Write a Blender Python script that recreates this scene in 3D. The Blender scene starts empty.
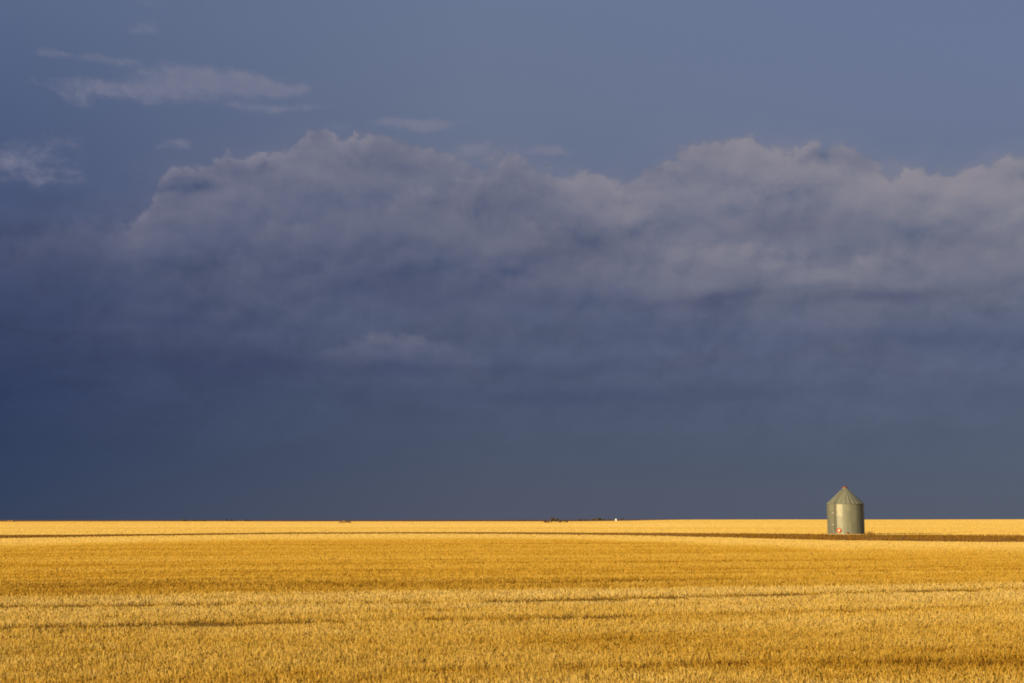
import bpy, bmesh, math, random
import numpy as np
from mathutils import Vector, Matrix

random.seed(7)
rng = np.random.default_rng(11)
SC = bpy.context.scene
COL = SC.collection
R = math.radians

# ------------------------------------------------------------------ camera
F = 1422.0                       # focal length in pixels of the 1024 px frame (50 mm on 36 mm)
EYE = 2.4
HORIZON = 520.0
PITCH = math.atan((HORIZON - 341.5) / F)
cd = bpy.data.cameras.new('camera')
cd.sensor_width = 36.0
cd.lens = 50.0
cd.clip_start = 0.1
cd.clip_end = 60000
cam = bpy.data.objects.new('camera', cd)
COL.objects.link(cam)
cam.location = (0, 0, EYE)
cam.rotation_euler = (math.pi / 2 + PITCH + 0.6 / F, 0, 0)
SC.camera = cam


def ray(px, py):
    """world direction of a photograph position (used once, to lay the place out)"""
    x, y = (px - 512) / F, (341.5 - py) / F
    c, s = math.cos(PITCH), math.sin(PITCH)
    d = Vector((x, c - y * s, s + y * c))
    return d.normalized()


def on_ground(px, py, z=0.0):
    d = ray(px, py)
    t = (z - EYE) / d.z
    return Vector((d.x * t, d.y * t, z))


def at_depth(px, Y):
    d = ray(px, HORIZON)
    return d.x / d.y * Y


# ------------------------------------------------------------------ noise (numpy)
def vnoise(x, y, seed=0):
    xi = np.floor(x).astype(np.int64)
    yi = np.floor(y).astype(np.int64)
    fx, fy = x - xi, y - yi
    fx = fx * fx * (3 - 2 * fx)
    fy = fy * fy * (3 - 2 * fy)

    def h(a, b):
        n = (a * 374761393 + b * 668265263 + seed * 974634777) & 0x7fffffff
        n = ((n ^ (n >> 13)) * 1274126177) & 0x7fffffff
        n = n ^ (n >> 16)
        return (n & 0xffff) / 65535.0
    a, b = h(xi, yi), h(xi + 1, yi)
    c, d = h(xi, yi + 1), h(xi + 1, yi + 1)
    return (a * (1 - fx) + b * fx) * (1 - fy) + (c * (1 - fx) + d * fx) * fy


def fbm(x, y, seed=0, octv=3):
    s, a, t = 0, 0.5, 0
    for k in range(octv):
        s = s + a * vnoise(x * 2 ** k, y * 2 ** k, seed + k)
        t += a
        a *= 0.5
    return s / t


def sstep(a, b, x):
    t = np.clip((x - a) / (b - a), 0, 1)
    return t * t * (3 - 2 * t)


# ------------------------------------------------------------------ terrain
def terrain(x, y):
    x = np.asarray(x, float)
    y = np.asarray(y, float)
    d = np.hypot(x, y)
    q = x / np.maximum(y, 1.0)
    front = np.where(y > 0, 1.0, 0.0)
    z = 4.1 * sstep(450, 2400, d) * sstep(0.02, 0.13, q) * front
    z = z + 0.5 * sstep(500, 900, d) * (1 - sstep(1200, 1900, d)) * sstep(-0.36, -0.25, -np.abs(q + 0.06)) * front * 0.6
    far = sstep(4300, 9500, d)
    z = z + far * (5.2 + 3.6 * vnoise(x / 1500.0, y / 4000.0, 5))
    z = z + 1.7 * (fbm(x / 420.0, y / 1500.0, 8) - 0.5) * sstep(900, 2600, d)
    z = z + 0.05 * (fbm(x / 60.0, y / 60.0, 3) - 0.5) * sstep(20, 60, d)
    return z


# the strip of bare soil that crosses the field: (photo x, near edge y, far edge y)
STRIP = [(-260, 543.6, 538.6), (0, 538.3, 535.0), (120, 536.2, 534.0), (300, 533.7, 531.8), (420, 533.4, 531.7), (512, 533.8, 531.8),
         (640, 535.4, 532.5), (760, 537.6, 533.6), (830, 539.4, 534.3), (930, 540.6, 535.2), (1024, 541.4, 535.8), (1290, 544.5, 538.0)]
SX, SN, SF = [], [], []
for px, yn, yf in STRIP:
    a, b = on_ground(px, yn + (0.9 if px > 700 else 0.0)), on_ground(px, yf + (0.55 if px > 700 else 0.2))
    SX.append((px - 512) / F)
    SN.append(a.y)
    SF.append(b.y)
SX, SN, SF = map(np.array, (SX, SN, SF))


def smooth_interp(q, X, Y):
    k = np.linspace(-0.012, 0.012, 5)
    return sum(np.interp(q + o, X, Y) for o in k) / 5.0


# ------------------------------------------------------------------ materials
def new_mat(name):
    m = bpy.data.materials.new(name)
    m.use_nodes = True
    nt = m.node_tree
    nt.nodes.clear()
    out = nt.nodes.new('ShaderNodeOutputMaterial')
    return m, nt, out


def N(nt, typ, **kw):
    n = nt.nodes.new(typ)
    for k, v in kw.items():
        setattr(n, k, v)
    return n


def rgb(r, g, b):
    f = lambda c: (c / 255 / 12.92) if c / 255 <= 0.04045 else ((c / 255 + 0.055) / 1.055) ** 2.4
    return (f(r), f(g), f(b), 1.0)


def ramp(nt, stops, interp='LINEAR'):
    n = N(nt, 'ShaderNodeValToRGB')
    cr = n.color_ramp
    cr.interpolation = interp
    cr.elements[0].position, cr.elements[0].color = stops[0]
    cr.elements[1].position, cr.elements[1].color = stops[-1]
    for p, c in stops[1:-1]:
        e = cr.elements.new(p)
        e.color = c
    return n


def straw_mat():
    m, nt, out = new_mat('straw')
    L = nt.links.new
    at = N(nt, 'ShaderNodeAttribute', attribute_name='tone')
    r = ramp(nt, [(0.0, (0.10, 0.042, 0.006, 1)), (0.18, (0.26, 0.130, 0.014, 1)), (0.42, (0.49, 0.288, 0.034, 1)), (0.7, (0.63, 0.425, 0.092, 1)), (1.0, (0.71, 0.53, 0.195, 1))])
    L(at.outputs['Fac'], r.inputs[0])
    d = N(nt, 'ShaderNodeBsdfDiffuse')
    t = N(nt, 'ShaderNodeBsdfTranslucent')
    mx = N(nt, 'ShaderNodeMixShader')
    mx.inputs[0].default_value = 0.30
    L(r.outputs[0], d.inputs[0])
    L(r.outputs[0], t.inputs[0])
    L(d.outputs[0], mx.inputs[1])
    L(t.outputs[0], mx.inputs[2])
    L(mx.outputs[0], out.inputs[0])
    return m


def noise_mat(name, stops, scale, rough=0.9, bump=0.0, bscale=None, stretch=(1, 1, 1), metallic=0.0, detail=6):
    m, nt, out = new_mat(name)
    L = nt.links.new
    tc = N(nt, 'ShaderNodeTexCoord')
    mp = N(nt, 'ShaderNodeMapping')
    mp.inputs['Scale'].default_value = stretch
    nz = N(nt, 'ShaderNodeTexNoise')
    nz.inputs['Scale'].default_value = scale
    nz.inputs['Detail'].default_value = detail
    r = ramp(nt, stops)
    p = N(nt, 'ShaderNodeBsdfPrincipled')
    p.inputs['Roughness'].default_value = rough
    p.inputs['Metallic'].default_value = metallic
    L(tc.outputs['Object'], mp.inputs[0])
    L(mp.outputs[0], nz.inputs['Vector'])
    L(nz.outputs['Fac'], r.inputs[0])
    L(r.outputs[0], p.inputs['Base Color'])
    if bump:
        n2 = N(nt, 'ShaderNodeTexNoise')
        n2.inputs['Scale'].default_value = bscale or scale * 3
        n2.inputs['Detail'].default_value = 6
        L(mp.outputs[0], n2.inputs['Vector'])
        b = N(nt, 'ShaderNodeBump')
        b.inputs['Strength'].default_value = bump
        b.inputs['Distance'].default_value = 0.05
        L(n2.outputs['Fac'], b.inputs['Height'])
        L(b.outputs[0], p.inputs['Normal'])
    L(p.outputs[0], out.inputs[0])
    return m


def ground_mat():
    m, nt, out = new_mat('field_soil')
    L = nt.links.new
    at = N(nt, 'ShaderNodeAttribute', attribute_name='far_land_shade')
    tc = N(nt, 'ShaderNodeTexCoord')
    nz = N(nt, 'ShaderNodeTexNoise')
    nz.inputs['Scale'].default_value = 6.0
    nz.inputs['Detail'].default_value = 8
    r = ramp(nt, [(0.3, (0.14, 0.065, 0.012, 1)), (0.55, (0.38, 0.22, 0.045, 1)), (0.75, (0.56, 0.37, 0.10, 1))])
    L(tc.outputs['Object'], nz.inputs['Vector'])
    L(nz.outputs['Fac'], r.inputs[0])
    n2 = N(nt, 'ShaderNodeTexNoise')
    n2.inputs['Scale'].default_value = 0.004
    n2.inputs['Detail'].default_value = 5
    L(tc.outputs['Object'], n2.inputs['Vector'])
    r2 = ramp(nt, [(0.35, (0.14, 0.085, 0.085, 1)), (0.7, (0.30, 0.17, 0.13, 1))])  # cloud shadow over the distant land, put into its dark purple-brown colour
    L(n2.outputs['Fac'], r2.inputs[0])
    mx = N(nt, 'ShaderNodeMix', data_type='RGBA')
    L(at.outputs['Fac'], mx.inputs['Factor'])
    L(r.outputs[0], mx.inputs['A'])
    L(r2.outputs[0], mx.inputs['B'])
    p = N(nt, 'ShaderNodeBsdfPrincipled')
    p.inputs['Roughness'].default_value = 1.0
    p.inputs['Specular IOR Level'].default_value = 0.0
    L(mx.outputs['Result'], p.inputs['Base Color'])
    b = N(nt, 'ShaderNodeBump')
    b.inputs['Strength'].default_value = 0.6
    b.inputs['Distance'].default_value = 0.04
    L(nz.outputs['Fac'], b.inputs['Height'])
    L(b.outputs[0], p.inputs['Normal'])
    L(p.outputs[0], out.inputs[0])
    return m


def steel_mat():
    m, nt, out = new_mat('galvanised_steel')
    L = nt.links.new
    at = N(nt, 'ShaderNodeAttribute', attribute_name='sheet')
    tc = N(nt, 'ShaderNodeTexCoord')
    mp = N(nt, 'ShaderNodeMapping')
    mp.inputs['Scale'].default_value = (1.5, 1.5, 0.35)
    nz = N(nt, 'ShaderNodeTexNoise')
    nz.inputs['Scale'].default_value = 2.2
    nz.inputs['Detail'].default_value = 7
    L(tc.outputs['Object'], mp.inputs[0])
    L(mp.outputs[0], nz.inputs['Vector'])
    r = ramp(nt, [(0.0, (0.13, 0.127, 0.085, 1)), (0.5, (0.245, 0.247, 0.170, 1)), (1.0, (0.50, 0.46, 0.31, 1))])
    ad = N(nt, 'ShaderNodeMath', operation='MULTIPLY_ADD')
    L(nz.outputs['Fac'], ad.inputs[0])
    ad.inputs[1].default_value = 0.30
    L(at.outputs['Fac'], ad.inputs[2])
    sb = N(nt, 'ShaderNodeMath', operation='SUBTRACT')
    L(ad.outputs[0], sb.inputs[0])
    sb.inputs[1].default_value = 0.15
    L(sb.outputs[0], r.inputs[0])
    p = N(nt, 'ShaderNodeBsdfPrincipled')
    p.inputs['Metallic'].default_value = 0.3
    p.inputs['Roughness'].default_value = 0.5
    L(r.outputs[0], p.inputs['Base Color'])
    L(p.outputs[0], out.inputs[0])
    return m


def plain(name, c, rough=0.7, metallic=0.0, var=0.25, scale=4):
    a = tuple(v * (1 - var) for v in c) + (1,)
    b = tuple(min(1, v * (1 + var)) for v in c) + (1,)
    return noise_mat(name, [(0.3, a), (0.7, b)], scale, rough, metallic=metallic)


M_STRAW = straw_mat()
M_GROUND = ground_mat()
M_SOIL = noise_mat('bare_soil', [(0.3, (0.24, 0.095, 0.008, 1)), (0.5, (0.36, 0.165, 0.015, 1)), (0.75, (0.48, 0.25, 0.035, 1))], 0.9, 1.0, 0.9, 4.0, (0.5, 1, 1))
M_STEEL = steel_mat()
M_DARK = plain('dark_steel', (0.09, 0.08, 0.06), 0.6, 0.4)
M_RUST = plain('red_oxide_paint', (0.22, 0.05, 0.022), 0.65)
M_ORANGE = plain('orange_paint', (0.60, 0.085, 0.010), 0.5)
M_WHITE = plain('white_paint', (0.80, 0.78, 0.72), 0.5, 0, 0.05)
M_PALE = plain('pale_metal', (0.42, 0.40, 0.32), 0.5, 0.2, 0.05)
M_CREAM = plain('cream_paint', (0.80, 0.62, 0.36), 0.5, 0, 0.05)
M_CONC = plain('concrete', (0.33, 0.31, 0.27), 0.9)
M_LEAF = noise_mat('dull_foliage', [(0.3, (0.055, 0.045, 0.018, 1)), (0.7, (0.15, 0.105, 0.04, 1))], 0.8, 0.9)
M_BARK = plain('bark', (0.09, 0.06, 0.04), 0.95)
M_WEED = noise_mat('dry_weed', [(0.3, (0.14, 0.075, 0.020, 1)), (0.7, (0.34, 0.20, 0.055, 1))], 3.0, 0.9)
M_ROOF = plain('grey_roofing', (0.20, 0.18, 0.17), 0.8)


# ------------------------------------------------------------------ object helpers
def mesh_np(name, V, Fq, mat, parent=None, attrs=None, smooth=False):
    me = bpy.data.meshes.new(name)
    V = np.asarray(V, np.float32)
    Fq = np.asarray(Fq, np.int32)
    k = Fq.shape[1]
    me.vertices.add(len(V))
    me.vertices.foreach_set('co', V.ravel())
    me.loops.add(Fq.size)
    me.loops.foreach_set('vertex_index', Fq.ravel())
    me.polygons.add(len(Fq))
    me.polygons.foreach_set('loop_start', np.arange(0, Fq.size, k, dtype=np.int32))
    if smooth:
        me.polygons.foreach_set('use_smooth', np.ones(len(Fq), bool))
    for an, av in (attrs or {}).items():
        a = me.attributes.new(an, 'FLOAT', 'POINT')
        a.data.foreach_set('value', np.asarray(av, np.float32))
    me.update(calc_edges=True)
    me.materials.append(mat)
    o = bpy.data.objects.new(name, me)
    COL.objects.link(o)
    o.parent = parent
    return o


def mesh_bm(name, bm, mat, parent=None, smooth=False, loc=None):
    me = bpy.data.meshes.new(name)
    bmesh.ops.recalc_face_normals(bm, faces=bm.faces)
    if smooth:
        for f in bm.faces:
            f.smooth = True
    bm.to_mesh(me)
    bm.free()
    me.materials.append(mat)
    o = bpy.data.objects.new(name, me)
    COL.objects.link(o)
    o.parent = parent
    if loc is not None:
        o.location = loc
    return o


def tag(o, label=None, cat=None, group=None, kind=None):
    if label:
        o['label'] = label
    if cat:
        o['category'] = cat
    if group:
        o['group'] = group
    if kind:
        o['kind'] = kind
    return o


def thing(name, loc, label, cat, group=None, rz=0.0):
    o = bpy.data.objects.new(name, None)
    COL.objects.link(o)
    o.location = loc
    o.rotation_euler = (0, 0, rz)
    o.empty_display_size = 0.2
    return tag(o, label, cat, group)


def box(bm, c, s, rot=None, bev=0.0):
    g = bmesh.ops.create_cube(bm, size=1.0)
    vs = g['verts']
    M = Matrix.Translation(c) @ (rot.to_4x4() if rot else Matrix.Identity(4)) @ Matrix.Diagonal((s[0], s[1], s[2], 1))
    bmesh.ops.transform(bm, matrix=M, verts=vs)
    if bev:
        es = list({e for v in vs for e in v.link_edges})
        bmesh.ops.bevel(bm, geom=es, offset=bev, segments=2, affect='EDGES', profile=0.5)


def tube(bm, pts, r, seg=8, closed=False, taper=1.0):
    pts = [Vector(p) for p in pts]
    rings = []
    n = len(pts)
    for i, p in enumerate(pts):
        a = pts[i - 1] if (i > 0 or closed) else p
        b = pts[(i + 1) % n] if (i < n - 1 or closed) else p
        d = (b - a).normalized()
        u = d.orthogonal().normalized() if abs(d.z) > 0.95 else d.cross(Vector((0, 0, 1))).normalized()
        w = d.cross(u)
        rr = r * (1 + (taper - 1) * i / max(1, n - 1))
        rings.append([bm.verts.new(p + rr * (math.cos(t) * u + math.sin(t) * w)) for t in [2 * math.pi * k / seg for k in range(seg)]])
    m = n if closed else n - 1
    for i in range(m):
        A, B = rings[i], rings[(i + 1) % n]
        for k in range(seg):
            bm.faces.new((A[k], A[(k + 1) % seg], B[(k + 1) % seg], B[k]))
    if not closed:
        bm.faces.new(rings[0][::-1])
        bm.faces.new(rings[-1])


def lathe(bm, prof, seg=48, cap=True):
    rings = []
    for r, z in prof:
        rings.append([bm.verts.new((r * math.cos(2 * math.pi * k / seg), r * math.sin(2 * math.pi * k / seg), z)) for k in range(seg)])
    for A, B in zip(rings, rings[1:]):
        for k in range(seg):
            bm.faces.new((A[k], A[(k + 1) % seg], B[(k + 1) % seg], B[k]))
    if cap:
        bm.faces.new(rings[0][::-1])
        bm.faces.new(rings[-1])


# ------------------------------------------------------------------ ground: one sheet to the horizon
def build_ground():
    rad = [0.0] + list(np.geomspace(3, 16000, 90))
    ang = np.concatenate([np.linspace(-0.55, 0.55, 221), np.linspace(0.58, 2 * math.pi - 0.58, 90)])
    V, fl = [], []
    for r in rad[1:]:
        x, y = r * np.sin(ang), r * np.cos(ang)
        z = terrain(x, y) - 0.01
        V.append(np.stack([x, y, z], 1))
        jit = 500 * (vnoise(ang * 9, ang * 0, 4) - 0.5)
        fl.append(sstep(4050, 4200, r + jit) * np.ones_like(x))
    V = np.concatenate(V)
    fl = np.concatenate(fl)
    n = len(ang)
    Fq = []
    for i in range(len(rad) - 2):
        for k in range(n):
            k2 = (k + 1) % n
            Fq.append((i * n + k, i * n + k2, (i + 1) * n + k2, (i + 1) * n + k))
    c = len(V)
    V = np.concatenate([V, [[0, 0, -0.01]]])
    fl = np.concatenate([fl, [0]])
    for k in range(n):
        Fq.append((c, (k + 1) % n, k, k))
    Fq = np.array(Fq)[:, ::-1]
    # close the centre with triangles folded into quads is untidy: drop them, a small disc covers it
    Fq = Fq[:-n]
    o = mesh_np('ground', V, Fq, M_GROUND, attrs={'far_land_shade': fl}, smooth=True)
    tag(o, 'wide flat field ground running to land with painted cloud shade on the horizon', kind='structure')
    # centre
    bm = bmesh.new()
    vs = [bm.verts.new((3.2 * math.sin(t), 3.2 * math.cos(t), -0.014)) for t in np.linspace(0, 2 * math.pi, 48, endpoint=False)]
    bm.faces.new(vs)
    d = mesh_bm('ground_underfoot', bm, M_GROUND)
    tag(d, 'bare field ground where the photographer stands', kind='structure')


build_ground()


# strip of bare soil, a slightly raised and clodded sheet
def strip_grow(q):
    # growth and clods get lower where the strip is narrow
    return np.interp(q, [-0.5, -0.36, -0.22, 0.05, 0.17, 0.3], [0.8, 0.6, 0.3, 0.3, 0.9, 1.0])


def build_strip():
    q = np.linspace(SX[0], SX[-1], 700)
    yn, yf = smooth_interp(q, SX, SN), smooth_interp(q, SX, SF)
    yn = yn + 1.6 * (fbm(q * 130, q * 0, 31) - 0.5) * 2
    yf = yf + 1.6 * (fbm(q * 90, q * 0, 37) - 0.5) * 2
    t = np.linspace(0, 1, 40)
    Y = yn[:, None] * (1 - t) + yf[:, None] * t
    X = q[:, None] * Y / math.cos(0)
    Z = terrain(X, Y)
    edge = np.minimum(t, 1 - t) * 2
    Z = Z + 0.012 + strip_grow(q)[:, None] * sstep(0, 0.15, edge)[None, :] * (0.05 + 0.22 * fbm(X / 1.6, Y / 1.1, 41))
    V = np.stack([X, Y, Z], 2).reshape(-1, 3)
    nt_, nn = len(t), len(q)
    i = np.arange(nn - 1)[:, None] * nt_ + np.arange(nt_ - 1)[None, :]
    i = i.ravel()
    Fq = np.stack([i, i + nt_, i + nt_ + 1, i + 1], 1)
    o = mesh_np('soil_strip', V, Fq, M_SOIL)
    tag(o, 'dark brown strip of bare soil crossing the field past the grain bin', kind='structure')


build_strip()

# ------------------------------------------------------------------ stubble
PHI = R(16.5)                    # direction of the combine passes


def rowcoord(x, y):
    c, s = math.cos(PHI), math.sin(PHI)
    return x * c + y * s, -x * s + y * c      # along, across


def px_to_row(px, py):
    p = on_ground(px, py)
    return rowcoord(p.x, p.y)


# wheel tracks: (photo x0, y0, x1, y1, half width m, strength)
TRACKS = [(-40, 608.0, 480, 602.5, 0.34, 1.0), (480, 602.5, 1100, 587.0, 0.33, 1.0), (-60, 630, 640, 617.5, 0.26, 1.0),
          (640, 617.5, 1080, 604.5, 0.20, .55), (340, 615.5, 560, 605.0, 0.12, .7), (0, 622, 160, 618, .12, .5), (30, 635, 130, 633, .12, .5),
          (225, 619, 360, 615, .10, .7), (400, 674.5, 760, 666, .16, .5), (760, 666, 1100, 664, .14, .45), (700, 654.5, 1060, 650, .13, .4), (60, 653, 150, 652, 0.12, .4),
          (60, 549.5, 190, 548.0, .7, .6), (380, 560, 480, 559.0, .5, .5), (620, 562.5, 900, 560.5, .5, .4), (0, 585, 330, 583, .35, .5), (330, 587, 700, 580, .35, .5), (0, 571.5, 420, 570, .4, .4), (300, 545.5, 900, 546.5, 0.9, .4), (20, 526.2, 48, 526.8, 14.0, .7)]


def track_mask(x, y):
    m = np.zeros_like(x)
    for i, (x0, y0, x1, y1, hw, st) in enumerate(TRACKS):
        hw = hw * (2.7 if y0 > 600 else 1.6)
        a, b = on_ground(x0, y0), on_ground(x1, y1)
        dx, dy = b.x - a.x, b.y - a.y
        ln = math.hypot(dx, dy)
        ux, uy = dx / ln, dy / ln
        t = (x - a.x) * ux + (y - a.y) * uy
        wob = 0.10 * (fbm(t / 3.0, t * 0 + i, 50 + i) - 0.5) * 2
        s = -(x - a.x) * uy + (y - a.y) * ux + wob
        k = fbm(t / 0.30, t * 0 + 3.7 * i, 60 + i, 2)
        k2 = fbm(t / 5.0, t * 0 + 1.7 * i, 90 + i, 2)
        mk = (0.42 + 0.58 * sstep(0.32, 0.56, k)) * (0.55 + 0.45 * sstep(0.25, 0.5, k2))
        ends = sstep(-0.5, 0.5, t) * (1 - sstep(ln - 0.5, ln + 0.5, t))
        m = np.maximum(m, st * mk * ends * (1 - sstep(hw * 0.75, hw * 1.25, np.abs(s))))
    # the one stretch of deep bare rut
    a, b = on_ground(172, 627.6), on_ground(238, 623.2)
    dx, dy = b.x - a.x, b.y - a.y
    ln = math.hypot(dx, dy)
    t = ((x - a.x) * dx + (y - a.y) * dy) / ln
    s = (-(x - a.x) * dy + (y - a.y) * dx) / ln
    m = np.maximum(m, 1.0 * sstep(-0.2, 0.4, t) * (1 - sstep(ln - 0.3, ln + 0.2, t)) * (1 - sstep(0.9, 1.3, np.abs(s))))
    return m


def tone_at(x, y, d):
    al, ac = rowcoord(x, y)
    q = x / y
    strip_n = smooth_interp(q, SX, SN)
    strip_f = smooth_interp(q, SX, SF)
    # long streaks along the passes
    st = fbm(al / 40.0, ac / 1.3, 21, 3)
    st2 = fbm(al / 120.0, ac / 6.0, 22, 2)
    cl = fbm(x / 1.1, y / 1.1, 23, 3)
    big = fbm(al / 9.0, ac / 3.0, 24, 3)
    # middle field (ochre) as the ground tone
    T = 0.46 + 0.36 * (st - 0.5) + 0.22 * (st2 - 0.5)
    # pale headland in front of the strip, irregular edge
    hb = strip_n * (0.765 + 0.07 * (fbm(q * 11, q * 0, 25) - 0.5) * 2) + 26 * (st - 0.5)
    pale = sstep(hb - 24, hb + 9, y)
    T = T * (1 - pale) + (0.80 + 0.10 * (st - 0.5)) * pale
    beyond = sstep(strip_f - 2, strip_f + 2, y)
    fld = 0.80 + 0.14 * (fbm(x / 260.0, y / 90.0, 26, 3) - 0.5) * 2 + 0.26 * (fbm(x / 420.0, np.log(d) * 16.0, 28, 3) - 0.5) - 0.10 * (1 - sstep(-0.34, -0.10, q)) * sstep(900, 1800, d)
    T = T * (1 - beyond) + fld * beyond
    # the pale combine pass nearer the camera and the mixed ground in front of it
    a0 = px_to_row(512, 590.5)[1]
    a1 = px_to_row(512, 606)[1]
    a2 = px_to_row(512, 633)[1]
    wob = 1.2 * (fbm(al / 14.0, ac * 0, 27) - 0.5)
    p1 = 1 - sstep(a0 - 0.7, a0 + 0.9, ac + wob)
    T1 = 0.82 + 0.20 * (st - 0.5)
    T2 = 0.70 + 0.20 * (big - 0.5) * 2
    k = 1 - sstep(a1 - 1.2, a1 + 0.6, ac + wob)
    T1 = T1 * (1 - k) + T2 * k
    k = 1 - sstep(a2 - 1.5, a2 + 1.5, ac + 3 * wob)
    rt = sstep(-0.06, 0.16, q) * (1 - sstep(27.0, 31.0, d + 3 * wob)) * sstep(21.5, 24.5, d)
    T3 = 0.61 + 0.30 * (big - 0.5) * 2 - 0.19 * rt + 0.05 * (1 - sstep(20.5, 23, d))
    T1 = T1 * (1 - k) + T3 * k
    T = T * (1 - p1) + T1 * p1
    T = T + 0.20 * (cl - 0.5) * (1 - 0.5 * sstep(60, 300, d))
    return T


def build_stubble():
    P = []
    edges = list(np.geomspace(9.0, 4150.0, 130))
    for a, b in zip(edges, edges[1:]):
        d = 0.5 * (a + b)
        half = d * 0.40 + 2.5
        if d > 1500:
            half = d * 0.38
        rho = 520.0 * min(1.0, (27.0 / d) ** 2) * (1.0 if d < 60 else 0.75 if d < 200 else 0.5)
        if d > 400:
            rho *= 2.2
        if d < 17:
            rho *= 0.6
        n = int(rho * (b - a) * 2 * half)
        x = rng.uniform(-half, half, n)
        y = rng.uniform(a, b, n)
        P.append(np.stack([x, y], 1))
    P = np.concatenate(P)
    x, y = P[:, 0], P[:, 1]
    # drill rows, 0.25 m apart: pull the near plants towards their row
    al, ac = rowcoord(x, y)
    row = np.round(ac / 0.25) * 0.25
    near = (1 - sstep(45, 80, y)) * 0.72
    ac2 = ac + (row - ac) * near + 0
    c, s = math.cos(PHI), math.sin(PHI)
    x, y = al * c - ac2 * s, al * s + ac2 * c
    d = np.hypot(x, y)
    q = x / y
    sn, sf = smooth_interp(q, SX, SN), smooth_interp(q, SX, SF)
    inside = (y > sn - 0.3) & (y < sf + 0.3) & (d < 400)
    tm = track_mask(x, y)
    clump = fbm(x / 0.30, y / 0.30, 71, 2)
    keep = (~inside) & (rng.random(len(x)) > tm * 0.93) & (rng.random(len(x)) > 0.5 * (1 - sstep(0.22, 0.42, clump)) * (d < 60))
    # nothing grows through the bin
    bc = BIN
    keep &= np.hypot(x - bc.x, y - bc.y) > 3.4
    x, y, d, q, tm, clump = (v[keep] for v in (x, y, d, q, tm, clump))
    n = len(x)
    T = tone_at(x, y, d)
    w = np.maximum(0.0105, 0.0105 * d / 27.0) * rng.uniform(0.6, 1.5, n) * np.where(d > 60, 1.2, 1.0)
    hn = fbm(x / 2.2, y / 2.2, 72, 3)
    h = 0.112 * (0.45 + 0.60 * hn + 0.45 * clump) * rng.uniform(0.7, 1.2, n)
    h = h * (1 + 0.5 * sstep(100, 300, d))
    h = h * (1 - 0.55 * np.clip(tm, 0, 1))
    loose = rng.random(n) < (0.10 + 0.16 * sstep(0.5, 0.75, T))
    loose &= d < 120
    lean = rng.normal(0, 0.30, (n, 2)) * h[:, None]
    lay = rng.uniform(0, 2 * math.pi, n)
    lean[loose] = (np.stack([np.cos(lay), np.sin(lay)], 1) * rng.uniform(0.12, 0.30, n)[:, None])[loose]
    h[loose] *= rng.uniform(0.25, 0.9, loose.sum())
    yaw = rng.normal(-0.42, 0.62, n)
    yaw = np.where(d > 60, -0.42 + (yaw + 0.42) * 0.55, yaw)
    yaw = np.where((rng.random(n) < 0.10) & (d < 60), rng.uniform(-1.57, 1.57, n), yaw)
    T = T + rng.normal(0, 0.10, n) * np.where(d < 60, 1.0, np.where(d < 400, 0.4, 0.2)) + 0.10 * loose + 0.26 * (clump - 0.5) * (d < 80)
    T = T - 0.55 * np.clip(tm, 0, 1) * (d < 400) - 0.25 * tm * (d > 400)
    T = np.clip(T, 0.02, 1.0)
    z = terrain(x, y) - 0.015
    ux, uy = np.cos(yaw) * w / 2, np.sin(yaw) * w / 2
    tp = rng.uniform(0.35, 0.95, n)
    V = np.empty((n, 4, 3), np.float32)
    V[:, 0] = np.stack([x - ux, y - uy, z], 1)
    V[:, 1] = np.stack([x + ux, y + uy, z], 1)
    V[:, 2] = np.stack([x + lean[:, 0] + ux * tp, y + lean[:, 1] + uy * tp, z + h], 1)
    V[:, 3] = np.stack([x + lean[:, 0] - ux * tp, y + lean[:, 1] - uy * tp, z + h * rng.uniform(0.9, 1.0, n)], 1)
    Fq = np.arange(4 * n, dtype=np.int32).reshape(n, 4)
    o = mesh_np('wheat_stubble', V.reshape(-1, 3), Fq, M_STRAW, attrs={'tone': np.repeat(T, 4)})
    tag(o, 'golden cut wheat stubble covering the whole field', kind='stuff')
    print('stubble blades', n)


BIN = on_ground(846.1, 534.2)
BIN.z = 0.0
BIN *= (BIN.y + 3.1) / BIN.y


# dry growth scattered over the soil strip
def build_strip_weeds():
    n = 110000
    q = rng.uniform(SX[0], SX[-1], n)
    t = rng.random(n)
    sn, sf = smooth_interp(q, SX, SN), smooth_interp(q, SX, SF)
    y = sn + 0.2 + (sf - sn - 0.4) * t
    x = q * y
    k = fbm(x / 9.0, y / 5.0, 81, 3)
    keep = (rng.random(n) < sstep(0.20, 0.50, k)) & (np.hypot(x - BIN.x, y - BIN.y) > 3.5)
    x, y, k = x[keep], y[keep], k[keep]
    n = len(x)
    h = rng.uniform(0.10, 0.32, n) * (0.6 + k) * strip_grow(x / y)
    w = rng.uniform(0.03, 0.12, n)
    yaw = rng.uniform(-1.57, 1.57, n)
    T = np.clip(0.16 + 0.22 * (k - 0.5) + rng.normal(0, 0.05, n), 0.0, 0.4)
    z = terrain(x, y) + 0.03
    ux, uy = np.cos(yaw) * w / 2, np.sin(yaw) * w / 2
    lx, ly = rng.normal(0, .3, n) * h, rng.normal(0, .3, n) * h
    V = np.empty((n, 4, 3), np.float32)
    V[:, 0] = np.stack([x - ux, y - uy, z], 1)
    V[:, 1] = np.stack([x + ux, y + uy, z], 1)
    V[:, 2] = np.stack([x + lx + ux * .5, y + ly + uy * .5, z + h], 1)
    V[:, 3] = np.stack([x + lx - ux * .5, y + ly - uy * .5, z + h], 1)
    o = mesh_np('dry_growth', V.reshape(-1, 3), np.arange(4 * n).reshape(n, 4), M_STRAW, attrs={'tone': np.repeat(T, 4)})
    tag(o, 'sparse dead brown growth on the strip of bare soil', kind='stuff')


build_stubble()
build_strip_weeds()


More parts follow.
